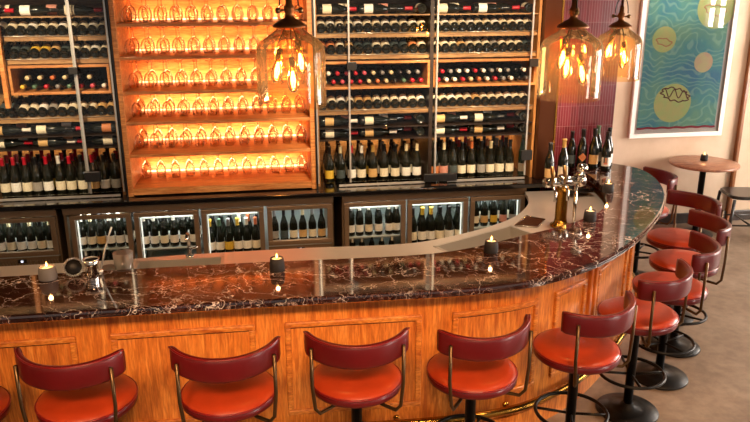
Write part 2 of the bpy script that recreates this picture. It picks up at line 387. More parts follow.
# ------------------------------------------------------------------ beer tap
t = empty('beer_tap', (1.93, 4.37, .8812), .2); t.scale = (1.15, 1.15, 1.08); tag(t, 'brass and chrome beer tap tower with two handles on the steel worktop', 'beer tap')
MB().lathe([(0, 0), (.06, 0), (.06, .012), (.04, .02), (.034, .05), (.034, .22), (.04, .235), (.034, .25), (0, .25)], 24).build('tower', 'brass', t)
MB().tube([(-.12, 0, .285), (.10, 0, .285)], .030, 20).lathe([(0, -.02), (.042, -.02), (.046, 0), (.042, .02), (0, .02)], 20, 0, T(.11, 0, .285, ry=PI/2)).lathe([(0, -.02), (.042, -.02), (.046, 0), (.042, .02), (0, .02)], 20, 0, T(0, 0, .285, rx=PI/2)).build('cross_tube', 'chrome', t)
for x in (-.115, -.035):
    sp = MB().tube([(x, -.02, .285), (x, -.07, .28), (x, -.10, .255), (x-.01, -.115, .20)], .009, 10).build('spigot', 'chrome', t)
    MB().tube([(x, -.06, .285), (x, -.065, .33), (x, -.06, .36), (x, -.05, .40)], [.006, .009, .013, .011], 10).build('tap_handle', 'old_brass', sp)
MB().tube([(.075, -.03, .29), (.08, -.05, .35)], .010, 10).lathe([(0, -.03), (.025, -.022), (.034, 0), (.025, .022), (0, .03)], 16, 0, T(.082, -.055, .375)).build('gauge_knob', 'chrome', t)
MB().tube([(.09, 0, .26), (.085, -.01, .004)], .010, 10).build('drain_pipe', 'chrome', t)

# ------------------------------------------------------------------ stools
def make_stool():
    r = empty('bar_stool', (0, 0, 0))
    MB().lathe([(0, .004), (.175, .004), (.18, .010), (.175, .018), (.10, .030), (.045, .042), (.03, .06), (0, .06)], 36).build('base', 'black_steel', r)
    MB().lathe([(.0, .05), (.026, .05), (.026, .575), (.05, .58), (.11, .592), (0, .592)], 16).build('column', 'black_steel', r)
    fr = MB().ring(.185, .010, .26, 36).build('foot_ring', 'black_steel', r)
    for k in range(4):
        a = PI/4 + k*PI/2; MB().tube([(.024*math.cos(a), .024*math.sin(a), .25), (.185*math.cos(a), .185*math.sin(a), .26)], .008, 8).build('spoke', 'black_steel', fr)
    MB().lathe([(0, .592), (.205, .592), (.216, .600), (.218, .618), (.214, .632), (.21, .634)], 40).build('seat_side', 'back_leather', r)
    MB().lathe([(.2155, .636), (.205, .650), (.17, .660), (.09, .664), (0, .665)], 40).build('seat', 'seat_leather', r)
    MB().ring(.216, .0055, .635, 40, 6).build('piping', 'piping_leather', r)
    # curved back, outward direction = -Y
    n = 26; half = math.radians(66); prof = []
    Rb = .252; t0 = .017; H0, H1 = .812, .925
    cs = []
    for k in range(14):
        a = 2*PI*k/14; cx = math.cos(a); sx = math.sin(a)
        cs.append((t0*(abs(cx)**.6)*(1 if cx > 0 else -1), (H1-H0)/2*(abs(sx)**.45)*(1 if sx > 0 else -1)))
    vs = []; fs = []
    for i in range(n+1):
        u = i/n*2-1; a = -PI/2 + u*half; e = min(1., (1-abs(u))*9+.25) ** .5
        for dx, dz in cs:
            rr = Rb + dx*e; vs.append((rr*math.cos(a), rr*math.sin(a) + .01, (H0+H1)/2 + dz*(.82+.18*e) + .012*u*u))
    K = len(cs)
    for i in range(n):
        for k in range(K): fs.append((i*K+k, i*K+(k+1) % K, (i+1)*K+(k+1) % K, (i+1)*K+k))
    fs += [tuple(range(K)), tuple(n*K+k for k in range(K))[::-1]]
    br = MB().add(vs, fs, 0, True).build('backrest', 'back_leather', r)
    # top welt
    MB().tube([((Rb+.012)*math.cos(-PI/2+u*half*.97), (Rb+.012)*math.sin(-PI/2+u*half*.97)+.01, H1-.004+.012*u*u) for u in [i/20*2-1 for i in range(21)]], .0045, 6).build('welt', 'piping_leather', br)
    for sg in (-1, 1):
        a = -PI/2 + sg*math.radians(48); c, s_ = math.cos(a), math.sin(a)
        P = [(.277*c, .277*s_+.01, .885), (.277*c, .277*s_+.01, .70), (.262*c, .262*s_, .58), (.235*c, .235*s_, .545), (.17*c, .17*s_, .545), (.03*c, .03*s_, .56)]
        MB().tube(P, .0085, 8).build('back_support', 'support_bronze', r)
    return r
spots = [(-1.40, 3.05), (-.849, 3.069), (-.215, 3.028), (.379, 3.05), (.942, 3.03), (1.536, 3.163), (2.05, 3.498), (2.442, 3.836), (2.76, 4.21), (2.985, 4.66), (3.10, 5.42)]
stool_l = ['red leather bar stool almost wholly outside the frame, farthest left of the row', 'red leather bar stool with brass supports, leftmost one seen with its whole back',
 'red bar stool standing second from the left of those fully in view', 'red bar stool in front of the wide middle panel, under the large single pendant', 'red bar stool before the panel where the bar begins to curve, brass rail beside it',
 'red bar stool at the bend, its foot ring over the shiny brass rail', 'red bar stool just past the bend with its whole black base disc on the floor', 'red bar stool with floor disc half hidden behind the bend stool\'s ring',
 'burgundy bar stool on the right side, third from the far end', 'burgundy bar stool on the right side, second from the far end', 'burgundy bar stool farthest away, by the round wooden table']
st0 = make_stool()
for i, (x, y) in enumerate(spots):
    o = st0 if i == 0 else copy_tree(st0)
    o.location = (x, y, 0); o.rotation_euler.z = (0, -.20, .04, -.08, .20, .42, .60, 1.05, 1.40, 1.85, 1.5)[i]
    tag(o, stool_l[i], 'bar stool', 'bar stools along the bar')

# ------------------------------------------------------------------ bottles
def bottle_mesh(kind):
    if kind == 'bordeaux': body = [(0, .012), (.020, .006), (.030, 0), (.033, .004), (.034, .02), (.034, .185), (.031, .200), (.020, .215), (.0145, .228), (.0135, .288), (.0155, .289), (.0155, .297), (0, .297)]
    elif kind == 'hock': body = [(0, .01), (.028, 0), (.031, .004), (.032, .02), (.032, .14), (.029, .19), (.022, .24), (.0145, .29), (.0125, .33), (.0125, .345), (0, .345)]
    else: body = [(0, .012), (.022, .006), (.032, 0), (.035, .004), (.036, .02), (.036, .150), (.033, .172), (.024, .200), (.016, .228), (.0135, .245), (.0135, .288), (.0155, .289), (.0155, .297), (0, .297)]
    return body
BM = {}
def bmeshes(kind):
    if kind in BM: return BM[kind]
    b = bottle_mesh(kind)
    ro = {'bordeaux': .0345, 'hock': .0325}.get(kind, .0365); top = b[-1][1]; rn = .0147 if kind != 'hock' else .0135
    o1 = MB().lathe(b, 16).build('tmp', 'bottle_glass')
    o2 = MB().lathe([(ro+.0002, .038), (ro+.0002, .115 if kind == 'bordeaux' else .106)], 14, a0=-PI*.95, a1=PI*.15).build('tmp', 'label_cream', recalc=False)
    o3 = MB().lathe([(rn, top-.062), (rn, top-.012), (.0162, top-.010), (.0162, top+.001), (0, top+.001)], 12).build('tmp', 'foil_red')
    o4 = MB().lathe([(ro+.0002, .085), (ro+.0002, .175 if kind == 'bordeaux' else .145)], 14, a0=0, a1=PI).build('tmp', 'label_cream', recalc=False)
    BM[kind] = [o.data for o in (o1, o2, o3)]
    for o in (o1, o2, o3, o4): bpy.data.objects.remove(o)
    return BM[kind]
def slot(o, mat):
    o.material_slots[0].link = 'OBJECT'; o.material_slots[0].material = MATS[mat]
NB = [0]
def bottle(x, y, z, label, lab='cream', foil='black', kind='burgundy', rot=(0, 0, 0), group='', glass='bottle_glass', s=1.):
    ms = bmeshes(kind)
    r = bpy.data.objects.new('wine_bottle', ms[0]); COL.objects.link(r)
    r.location = (x, y, z); r.rotation_mode = 'XYZ'; r.rotation_euler = rot; r.scale = (s, s, s)
    slot(r, glass)
    tag(r, label, 'wine bottle', group)
    if lab:
        a = bpy.data.objects.new('label', ms[1]); COL.objects.link(a); a.parent = r; slot(a, 'label_' + lab)
    if foil != 'none':
        c = bpy.data.objects.new('capsule', ms[2]); COL.objects.link(c); c.parent = r; slot(c, 'foil_' + foil)
    NB[0] += 1; return r
STUFF = MB()
def stuff_bottle(x, y, z, lab, foil, s=1.):
    M = T(x, y, z, s=s)
    STUFF.lathe(bottle_mesh('burgundy'), 10, 0, M)
    STUFF.lathe([(.0367, .035), (.0367, .115)], 8, {'cream': 1, 'white': 2, 'tan': 3}.get(lab, 1), M, -PI*.95, PI*.15)
    STUFF.lathe([(.0147, .235), (.0147, .285), (.0162, .287), (.0162, .298), (0, .298)], 8, {'red': 4, 'white': 5, 'black': 6, 'cream': 7, 'orange': 8}.get(foil, 6), M)
def lin_sp(a, b, n): return [a + (b-a)*i/(n-1) for i in range(n)]
LB = {'dark': 'dark', None: 'no'}
CN = {'L': 'left wine cabinet', 'A': 'middle wine cabinet', 'B': 'right wine cabinet'}

# ------------------------------------------------------------------ wine cabinets
YF, YB = 5.36, 5.93
def cabinet(name, x0, x1, lab, posts, seed):
    r = empty(name, (0, 0, 0)); tag(r, lab, 'wine cabinet')
    MB().box(x0, x1, YB, YB+.02, .952, 2.75).build('back_panel', 'cabinet_wood', r)
    for a, b in ((x0, x0+.02), (x1-.02, x1)): MB().box(a, b, YF+.03, YB, .952, 2.75).build('side_panel', 'cabinet_upright', r)
    MB().box(x0, x1, YF+.02, YB, 2.70, 2.75).build('top_panel', 'cabinet_wood', r)
    for p in posts: MB().box(p-.014, p+.014, YF+.03, YB, .952, 2.70).build('divider', 'dark_wood', r)
    return r
def bays(r, x0, x1, dz):
    # laid-flat display shelves, tilted racks with fascia and rail, bin box
    for z in (2.226, 1.400, 1.308):
        MB().box(x0, x1, YF+.04, YB if z < 2 else 5.61, z-.009+dz, z+dz).build('shelf', 'cabinet_wood' if z > 2 else 'dark_wood', r)
    MB().box(x0+.03, x1-.03, YB-.03, YB-.015, 1.290+dz, 1.298+dz).build('light_strip', 'led_dim', r)
    L = bpy.data.lights.new('cabinet_light', 'AREA'); L.shape = 'RECTANGLE'; L.size = x1-x0-.1; L.size_y = .03; L.energy = 2.2; L.color = (1., .62, .32)
    lo = bpy.data.objects.new('cabinet_light', L); COL.objects.link(lo); lo.location = ((x0+x1)/2, YB-.07, 1.285+dz); lo.rotation_euler = (.35, 0, 0)
    MB().box(x0, x1, YF+.04, YB, 2.385+dz, 2.40+dz).build('shelf', 'cabinet_wood', r)
    for z in (2.083, 1.928, 1.518):
        mb = MB(); th = math.radians(20)
        mb.add([(x0, 5.43, z-.004), (x1, 5.43, z-.004), (x1, 5.76, z-.004+.33*math.tan(th)), (x0, 5.76, z-.004+.33*math.tan(th)),
                (x0, 5.43, z-.012), (x1, 5.43, z-.012), (x1, 5.76, z-.012+.33*math.tan(th)), (x0, 5.76, z-.012+.33*math.tan(th))],
               [(0, 1, 2, 3), (7, 6, 5, 4), (0, 4, 5, 1), (1, 5, 6, 2), (2, 6, 7, 3), (3, 7, 4, 0)])
        rk = mb.build('tilted_rack', 'cabinet_wood', r); rk.location.z = dz
        MB().box(x0, x1, 5.415, 5.43, z-.022, z+.004).build('fascia', 'cabinet_wood', rk)
        MB().tube([(x0, 5.408, z+.012), (x1, 5.408, z+.012)], .0025, 6).build('guard_wire', 'bright_steel', rk)
def bin_box(r, x0, x1, dz, mid=None):
    mb = MB(); a, b = 1.690+dz, 1.893+dz; t = .018
    mb.box(x0, x1, YF+.02, YB-.02, a, a+t).box(x0, x1, YF+.02, YB-.02, b-t, b).box(x0, x0+t, YF+.02, YB-.02, a+t, b-t).box(x1-t, x1, YF+.02, YB-.02, a+t, b-t)
    o = mb.build('bin_box', 'shelf_wood', r, bevel=.002)
    MB().box(x0+t, x1-t, YB-.03, YB-.022, a+t, b-t).build('bin_back', 'dark_wood', o)
def doors(r, edges, zt, zb, locks):
    for (a, b, yy) in edges:
        g = MB().box(a, b, yy, yy+.006, zb, zt).build('glass_door', 'pane_glass', r)
        for x in (a, b): MB().box(x-.006, x+.006, yy-.004, yy+.010, zb, zt).build('edge_strip', 'bright_steel', g)
    for (x, z, w, h) in locks: MB().box(x-w/2, x+w/2, YF-.045, YF-.015, z-h/2, z+h/2).build('lock', 'black_plastic', r, bevel=.003)
cl = cabinet('wine_cabinet', -2.35, -1.03, 'wooden wine cabinet with glass doors left of the glowing glass shelves', [], 1)
bays(cl, -2.33, -1.05, .006); 
MB().box(-1.755, -1.725, YF-.03, YF+.02, 1.62, 2.7).build('front_post', 'shelf_wood', cl, bevel=.004)
bin_box(cl, -1.72, -1.05, .012)
doors(cl, [(-2.34, -1.265, YF-.012), (-1.28, -1.035, YF+.004)], 2.68, .985, [(-1.28, 1.87, .06, .05), (-1.235, 1.115, .11, .075)])
cr = cabinet('wine_cabinet', .392, 2.11, 'long wooden wine cabinet with glass doors right of the glowing glass shelves', [1.268], 2)
bays(cr, .412, 1.254, 0); bays(cr, 1.282, 2.09, 0)
bin_box(cr, .412, 1.254, 0); bin_box(cr, 1.282, 2.09, 0)
doors(cr, [(.395, .640, YF-.012), (.640, 1.300, YF+.004), (1.300, 2.03, YF-.012)], 2.68, .985, [(.655, 1.865, .07, .06), (2.045, 1.865, .07, .06), (1.34, 1.0, .26, .06), (2.03, 1.15, .09, .08)])
# lower door tracks are parts of the cabinets
for c, a, b in ((cl, -1.9, -1.06), (cr, .55, 1.22), (cr, 1.40, 2.03)): MB().box(a, b, YF-.022, YF-.012, .956, .972).build('door_track', 'bright_steel', c)
# bronze end post of the cabinet
ep = MB().box(2.115, 2.245, 5.33, 5.95, .952, 3.19).build('end_post', 'bronze', None, bevel=.004)
tag(ep, 'dark bronze clad post between wine cabinet and purple tiles', 'post')
MB().box(2.245, 2.258, 5.325, 5.36, .952, 3.19).build('edge_strip', 'brass', ep)

# upright bottles
def pick(seq, i): return seq[i % len(seq)]
labs = ['cream', 'white', 'cream', 'tan', 'white', 'cream', 'cream', 'yellow', 'white', 'cream', 'grey']
def upright(key, xs, z, foils, labl, kinds=None, rows=3):
    for row in range(rows):
        for i, x in enumerate(xs):
            y = 5.49 + row*.092
            if key == 'L' and i > 8 and False: continue
            f = foils[row][i % len(foils[row])]; l = labl[i % len(labl)] if row == 0 else pick(labs, i+row*3)
            xx = x + (R_.random()-.5)*.003; zz = z
            if row == 2: stuff_bottle(xx, y, z, l, f); continue
            w = ['front', 'middle', 'rear'][row]
            bottle(xx, y, zz, 'upright bottle, %s cap, %s label, %s from left, %s row, %s' % (f, l, ORD[i], w, CN[key]), l, f,
                   kinds[i % len(kinds)] if kinds else 'burgundy', (0, 0, (R_.random()-.5)*.5), 'upright bottles in the ' + CN[key], s=.975 if i % 3 else .96)
for a, b in ((-2.33, -1.05), (.412, 1.254), (1.282, 2.09)):
    pass
ZB = .954
xsL = [-1.888, -1.814, -1.736, -1.664, -1.587, -1.500, -1.426, -1.345, -1.265, -1.188, -1.110]
upright('L', xsL, ZB, [['red', 'red', 'red', 'black', 'red', 'white', 'red', 'black', 'red', 'black', 'black', 'cream', 'white'], ['red', 'pink', 'red', 'black', 'red', 'red', 'red', 'red', 'red', 'black', 'red', 'gold', 'white'], ['red', 'black', 'red', 'red', 'pink', 'black', 'red', 'red', 'red', 'black', 'black', 'black', 'gold']],
        ['cream', 'white', 'cream', 'grey', 'white', 'cream', 'cream', 'cream', 'tan', 'white', 'grey', 'tan', 'cream'])
upright('A', [.491, .578, .665, .745, .833, .922, 1.011, 1.10, 1.185], ZB, [['black', 'cream', 'red', 'white', 'gold', 'black', 'black', 'cream', 'cream'], ['black', 'black', 'black', 'cream', 'black', 'grey', 'black', 'black', 'cream'], ['gold', 'black', 'black', 'gold', 'black', 'black', 'black', 'cream', 'gold']],
        ['yellow', 'dark', 'white', 'cream', 'tan', 'cream', 'cream', 'white', 'white'])
upright('B', [1.332, 1.406, 1.480, 1.555, 1.632, 1.713, 1.790, 1.869, 1.95], ZB, [['black', 'cream', 'black', 'black', 'orange', 'black', 'cream', 'black', 'black'], ['cream', 'black', 'black', 'red', 'orange', 'black', 'orange', 'grey', 'black'], ['black', 'gold', 'black', 'red', 'red', 'black', 'black', 'black', 'red']],
        ['orange', 'pink', 'dark', 'cream', 'cream', 'grey', 'cream', 'cream', 'cream'])
bottle(2.050, 5.47, ZB, 'tall slim green wine bottle standing alone beside the bronze post', 'cream', 'green', 'hock', group='upright bottles in the right wine cabinet', glass='bottle_green', s=.985)
# tilted rows
TH = math.radians(-70)
def tilted(key, rown, xs, z, cols, miss=(), foil=('black',)):
    for i, x in enumerate(xs):
        if i in miss: continue
        l = cols[i % len(cols)]
        bottle(x, 5.447, z+.0385, '%s-labelled bottle, base outwards, %s from left, %s row, %s' % (l, ORD[i], rown, CN[key]), l, foil[i % len(foil)], 'bordeaux', (TH, 0, 0), 'tilted bottles in the ' + CN[key], s=.945)
def lay(xs): return xs
XL = lin_sp(-1.825, -1.087, 12); XA = lin_sp(.452, 1.214, 12); XB = lin_sp(1.328, 2.045, 12)
W1 = ['cream', 'white', 'cream', 'cream', 'white', 'cream']
tilted('L', 'top tilted', XL, 2.089, W1); tilted('A', 'top tilted', XA, 2.083, W1); tilted('B', 'top tilted', XB, 2.083, W1)
tilted('L', 'second tilted', XL, 1.934, ['dark', 'dark', 'dark', 'dark', 'yellow', 'yellow', 'tan', 'dark', 'cream', 'cream', 'white', 'cream'])
tilted('A', 'second tilted', XA, 1.928, ['orange', 'orange', 'cream', 'tan', 'dark', 'dark', 'cream', 'cream', 'dark', 'dark', 'orange', 'cream'])
tilted('B', 'second tilted', XB, 1.928, ['cream', 'cream', 'cream', 'tan', 'cream', 'cream', 'cream', 'grey', 'cream', 'cream', 'cream', 'dark'])
tilted('L', 'lowest tilted', XL, 1.524, ['dark', 'dark', 'cream', 'cream', 'white', 'grey', 'cream', 'cream', 'cream', 'cream', 'tan', 'tan'])
tilted('A', 'lowest tilted', XA, 1.518, ['cream', 'cream', 'white', 'cream', 'tan', 'tan', 'cream', 'cream', 'cream', 'white', 'cream', 'white'])
tilted('B', 'lowest tilted', XB, 1.518, ['cream', 'cream', 'white', 'cream', 'cream', 'tan', 'cream', 'cream', 'cream', 'white', 'cream', 'cream'])
# bottles lying sideways
def flat(key, rown, xs, z, cols, foils, dirs):
    for i, x in enumerate(xs):
        d = dirs[i % len(dirs)]
        bottle(x - d*.148, 5.47, z+.0374, '%s-labelled bottle lying lengthwise, %s from left, %s shelf, %s' % (cols[i % len(cols)], ORD[i], rown, CN[key]),
               cols[i % len(cols)], foils[i % len(foils)], 'burgundy', (0, d*PI/2, 0), 'bottles lying lengthwise in the ' + CN[key], s=.96)
for key, xs, dz in (('L', [-1.80, -1.49, -1.18], .006), ('A', [.58, .885, 1.19-.02], 0), ('B', [1.445, 1.75, 1.935+.0], 0)):
    if key == 'B': xs = [1.44, 1.745]
    if key == 'A': xs = [.575, .88]
    if key == 'L': xs = [-1.79, -1.495, -1.205]
    for rn, z, sd in (('top', 2.226, 0), ('upper display', 1.400, 1), ('lower display', 1.308, 2)):
        flat(key, rn, xs, z+dz, [['cream', 'white', 'cream', 'white'], ['tan', 'cream', 'orange', 'cream'], ['cream', 'tan', 'cream', 'orange']][sd], [['red', 'black'], ['white', 'black', 'red'], ['red', 'white']][sd], [1, 1, -1] if sd else [1])
        rear = {'L': [-1.655, -1.345, -1.21+.0], 'A': [.70, 1.00], 'B': [1.545, 1.84]}[key]
        if key == 'L': rear = rear[:2]
        for q, x in enumerate(rear):
            bottle(x-.148, 5.555, z+dz+.0374, '%s-labelled bottle lying behind, %s from left, %s shelf, %s' % (['cream', 'pink', 'white', 'orange'][(q+sd) % 4], ORD[q], rn, CN[key]), ['cream', 'pink', 'white', 'orange'][(q+sd) % 4], 'red' if q else 'cream', 'burgundy', (0, PI/2, 0), 'bottles lying lengthwise in the ' + CN[key])
        # a last one seen end-on fills the remaining width
        bx = {'L': None, 'A': 1.20, 'B': 2.03}[key]
        if bx: bottle(bx, 5.43, z+dz+.0374, 'bottle lying base outwards at the end of %s shelf, %s' % (rn, CN[key]), 'cream', 'black', 'burgundy', (-PI/2, 0, 0), 'bottles lying lengthwise in the ' + CN[key])
# boxed bottles, necks outwards
def boxed(key, xs, z, foils, rown, miss=()):
    for i, x in enumerate(xs):
        if i in miss: continue
        f = foils[i % len(foils)]
        bottle(x, 5.70, z, '%s-capped bottle in wooden bin, %s from left, %s layer, %s' % (f, ORD[i], rown, CN[key]), None, f, 'bordeaux', (PI/2, 0, 0), 'binned bottles in the ' + CN[key], s=.93)
boxed('L', lin_sp(-1.655, -1.108, 8), 1.720+.033, ['yellow', 'green', 'red', 'grey', 'green', 'red', 'pink', 'white'], 'lower')
boxed('L', lin_sp(-1.615, -1.20, 6), 1.720+.033+.062, ['cream', 'cream', 'orange', 'cream', 'grey', 'cream'], 'upper')
boxed('A', lin_sp(.466, 1.199, 12), 1.708+.033, ['cream', 'red', 'pink', 'red', 'red', 'cream', 'orange', 'cream', 'black', 'green', 'red', 'red'], 'lower')
boxed('A', lin_sp(.495, 1.171, 11), 1.708+.033+.062, ['white', 'red', 'pink', 'red', 'pink', 'cream', 'grey', 'cream', 'black', 'grey', 'grey'], 'upper')
boxed('B', lin_sp(1.333, 2.040, 12), 1.708+.033, ['red', 'white', 'white', 'red', 'cream', 'orange', 'white', 'red', 'grey', 'white', 'black', 'grey'], 'lower')
boxed('B', lin_sp(1.363, 2.010, 11), 1.708+.033+.062, ['red', 'grey', 'white', 'white', 'red', 'white', 'grey', 'white', 'grey', 'black', 'white'], 'upper')

# ------------------------------------------------------------------ glowing shelves of glasses
UX0, UX1 = -1.0, .375
u = empty('glass_shelf_unit', (0, 0, 0)); tag(u, 'glowing wooden shelf unit full of wine glasses between the wine cabinets', 'shelf unit')
UYF, UYB = 5.32, 5.86
MB().box(UX0, UX1, UYB, UYB+.02, .952, 2.75).build('back_panel', 'shelf_wood', u)
for a, b in ((UX0, UX0+.035), (UX1-.035, UX1)): MB().box(a, b, UYF, UYB, .952, 2.75).build('side_panel', 'shelf_wood', u, bevel=.003)
MB().box(UX0+.035, UX1-.035, UYF, UYB, 2.70, 2.75).build('top_panel', 'shelf_wood', u)
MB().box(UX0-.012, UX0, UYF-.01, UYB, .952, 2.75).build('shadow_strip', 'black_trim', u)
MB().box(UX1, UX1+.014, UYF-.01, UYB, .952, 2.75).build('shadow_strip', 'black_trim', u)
SZ = [2.182, 1.957, 1.715, 1.498, 1.263, 1.010]      # shelf tops
a, b = UX0+.035, UX1-.035
for i, z in enumerate(SZ):
    t = .022 if i < 5 else .05
    sh = MB().box(a, b, UYF+.01, UYB, z-t, z).build('shelf', 'shelf_wood', u, bevel=.002)
    MB().box(a+.03, b-.03, UYB-.022, UYB-.006, z+.003, z+.012).build('light_strip', 'led_warm', sh)
    L = bpy.data.lights.new('shelf_light', 'AREA'); L.shape = 'RECTANGLE'; L.size = b-a-.1; L.size_y = .03; L.energy = 7.5; L.color = (1., .47, .21)
    lo = bpy.data.objects.new('shelf_light', L); COL.objects.link(lo); lo.location = ((a+b)/2, UYB-.06, z+.02); lo.rotation_euler = (PI-.35, 0, 0)
# glass (upside down)
gp = [(.030, 0), (.0315, 0), (.038, .04), (.037, .065), (.028, .095), (.012, .112), (.0045, .118), (.0035, .125), (.0035, .185), (.010, .190), (.032, .193), (.032, .195), (0, .196)]
tmp = MB().lathe(gp, 14).build('tmp', 'goblet_glass', recalc=False); GM = tmp.data; bpy.data.objects.remove(tmp)
shn = ['top', 'second', 'third', 'fourth', 'fifth', 'lowest']
ng = 0
for i, z in enumerate([2.182, 1.957, 1.715, 1.498, 1.263, 1.010]):
    for row, (y, rn) in enumerate(((5.755, 'rear'), (5.665, 'middle'), (5.56, 'front'))):
        if i == 5 and row == 2: continue
        for k in range(12):
            x = -.924 + k*.1100 + (.0 if row != 1 else .012)
            g = bpy.data.objects.new('wine_glass', GM); COL.objects.link(g); g.location = (x, y, z+.0005); g.scale = (1, 1, .955)
            tag(g, 'clear wine glass standing upside down, %s from left, %s row, %s lit shelf' % (ORD[k], rn, shn[i]), 'wine glass', 'wine glasses on the lit shelves')

# ------------------------------------------------------------------ back counter and coolers
bc = MB().box(-2.6, 2.245, 5.205, 5.955, .915, .95).build('back_counter', 'black_stone', bevel=.006)
tag(bc, 'long black stone counter under the wine cabinets', 'worktop')
bc2 = MB().box(2.262, 2.46, 5.0, 5.575, .915, .95); bpy_ = bc2.build('counter_return', 'black_stone', bc, bevel=.004)
def cooler(x0, x1, secs, lab):
    r = empty('bar_cooler', (x0, 5.23, 0)); tag(r, lab, 'bar cooler')
    def B(xa, xb, ya, yb, za, zb): return MB().box(xa-x0, xb-x0, ya-5.23, yb-5.23, za, zb)
    B(x0, x1, 5.25, 5.90, .855, .905).build('top_rail', 'cooler_steel', r, bevel=.003)
    B(x0, x1, 5.88, 5.90, .06, .855).build('rear_panel', 'cooler_inside', r)
    B(x0, x1, 5.27, 5.88, .06, .12).build('bottom_panel', 'cooler_steel', r)
    B(x0, x0+.02, 5.27, 5.88, .12, .855).build('side_panel', 'cooler_steel', r); B(x1-.02, x1, 5.27, 5.88, .12, .855).build('side_panel', 'cooler_steel', r)
    B(x0+.03, x1-.03, 5.30, 5.86, .0, .06).build('plinth', 'black_trim', r)
    for (a, b, kind, shelf, lit, hz) in secs:
        z0 = hz if kind == 'machine' else .14; z1 = .85; w = .035
        d = B(a, b, 5.235, 5.268, z1-.03, z1)
        for q in ((a, b, z0, z0+w), (a, a+w, z0+w, z1-.03), (b-w, b, z0+w, z1-.03)): d.box(q[0]-x0, q[1]-x0, .005, .038, q[2], q[3])
        dr = d.build('door', 'cooler_steel', r, bevel=.002)
        B(a+w, b-w, 5.25, 5.254, z0+w, z1-.03).build('door_glass', 'pane_glass', dr)
        if kind == 'machine':
            B(a, b, 5.27, 5.60, z0-.02, z0-.002).build('machine_shelf', 'cooler_inside', r)
            mb = B(a, b, 5.27, 5.30, .10, z0-.02)
            k = a+.02
            while k < b-.02: mb.box(k-x0, k+.010-x0, .028, .04, .14, z0-.045, 0); k += .021
            g = mb.build('vent_grille', 'cooler_steel', r)
            B((a+b)/2-.03, (a+b)/2+.03, 5.252, 5.262, z0-.055, z0-.03).build('display', 'black_plastic', g)
            B((a+b)/2-.008, (a+b)/2-.001, 5.250, 5.2525, z0-.05, z0-.036).build('digit', 'digit', g); B((a+b)/2+.001, (a+b)/2+.008, 5.250, 5.2525, z0-.05, z0-.036).build('digit', 'digit', g)
        else:
            for sz in shelf: B(a+.01, b-.01, 5.29, 5.86, sz-.010, sz).build('wire_shelf', 'cooler_inside', r)
        if lit:
            for zz0, zz1, xa, xb in ((z0+w+.01, z1-.05, a+w+.004, a+w+.012), ):
                if 'L' in lit: B(xa, xb, 5.275, 5.285, zz0, zz1).build('lamp', 'led_white', r)
                if 'R' in lit: B(b-w-.012, b-w-.004, 5.275, 5.285, zz0, zz1).build('lamp', 'led_white', r)
            if 'T' in lit: B(a+w+.012, b-w-.012, 5.275, 5.29, z1-.055, z1-.048).build('lamp', 'led_white', r)
            L = bpy.data.lights.new('cooler_light', 'AREA'); L.shape = 'RECTANGLE'; L.size = b-a-.12; L.size_y = .04; L.energy = 1.6; L.color = (.93, 1., .96)
            lo = bpy.data.objects.new('cooler_light', L); COL.objects.link(lo); lo.location = ((a+b)/2, 5.32, .83); lo.rotation_euler = (.5, 0, 0)
    return r
cooler(-2.05, -1.50, [(-2.04, -1.51, 'machine', [], 'x', .565)], 'steel bar cooler with vent grille and digital display at the left end')
cooler(-1.455, .492, [(-1.41, -.985, 'door', [.575, .34], 'L', .14), (-.965, -.505, 'door', [.555, .33], 'LT', .14), (-.485, -.03, 'door', [.475, .30], 'LT', .14), (-.005, .480, 'machine', [], 'x', .545)], 'long steel bar cooler with three lit glass doors under the glowing shelves')
cooler(.560, 2.02, [(.575, 1.05, 'door', [.56, .34], 'T', .14), (1.065, 1.545, 'door', [.465, .28], 'RT', .14), (1.565, 2.005, 'door', [.585, .36], 'R', .14)], 'steel bar cooler with three glass doors next to the curved steel worktop')
def fridge(xs, z, y, l, f, where, rows=1, kinds='burgundy', s=.86):
    for rw in range(rows):
        for i, x in enumerate(xs):
            lb = l[(i+rw) % len(l)]; fo = f[(i+rw) % len(f)]
            if rw > 0 or 'lower' in where: stuff_bottle(x + (.012 if rw else 0), y+rw*.088, z+.001, lb, fo, s); continue
            bottle(x + (.0 if rw == 0 else .012), y+rw*.088, z+.001, '%s-labelled bottle, %s from left, %s' % (lb, ORD[i], where), lb, fo, kinds, (0, 0, (i % 3-1)*.2), 'bottles in the coolers', s=s)
fridge([-1.925, -1.855, -1.785, -1.715, -1.645, -1.580], .563, 5.33, ['white', 'cream', 'white'], ['black', 'cream'], 'front row, cooler with digital display', 2)
fridge([-1.36, -1.293, -1.226, -1.159, -1.092, -1.025], .575, 5.33, ['white', 'cream', 'tan', 'white', 'white'], ['white', 'cream', 'black', 'white'], 'upper shelf of the leftmost lit cooler door', 2)
fridge([-1.35, -1.28, -1.20, -1.12, -1.05], .34, 5.33, ['dark', 'grey'], ['white', 'grey', 'grey'], 'lower shelf of the leftmost lit cooler door', 2, s=.72)
fridge([-.915, -.845, -.774, -.702, -.63, -.558], .555, 5.33, ['white', 'white', 'cream', 'white'], ['white', 'white', 'black', 'white', 'grey'], 'front row, upper shelf of the second lit cooler door', 3)
fridge([-.437, -.369, -.301, -.233, -.165, -.097], .475, 5.33, ['white', 'white', 'yellow', 'white', 'white', 'cream'], ['yellow', 'green', 'grey', 'yellow', 'white', 'orange'], 'front row, cooler door under the glowing shelves', 3, s=.92)
fridge([.048, .119, .190, .262, .335, .407], .545, 5.33, ['grey', 'dark', 'cream', 'tan', 'cream', 'tan'], ['grey', 'black', 'black', 'cream'], 'front row, vented cooler section below the large pendant', 1)
fridge([.635, .703, .775, .853, .935, .995], .56, 5.33, ['white', 'white', 'cream', 'white'], ['grey', 'white', 'white'], 'front row, upper shelf, door right of vents', 2)
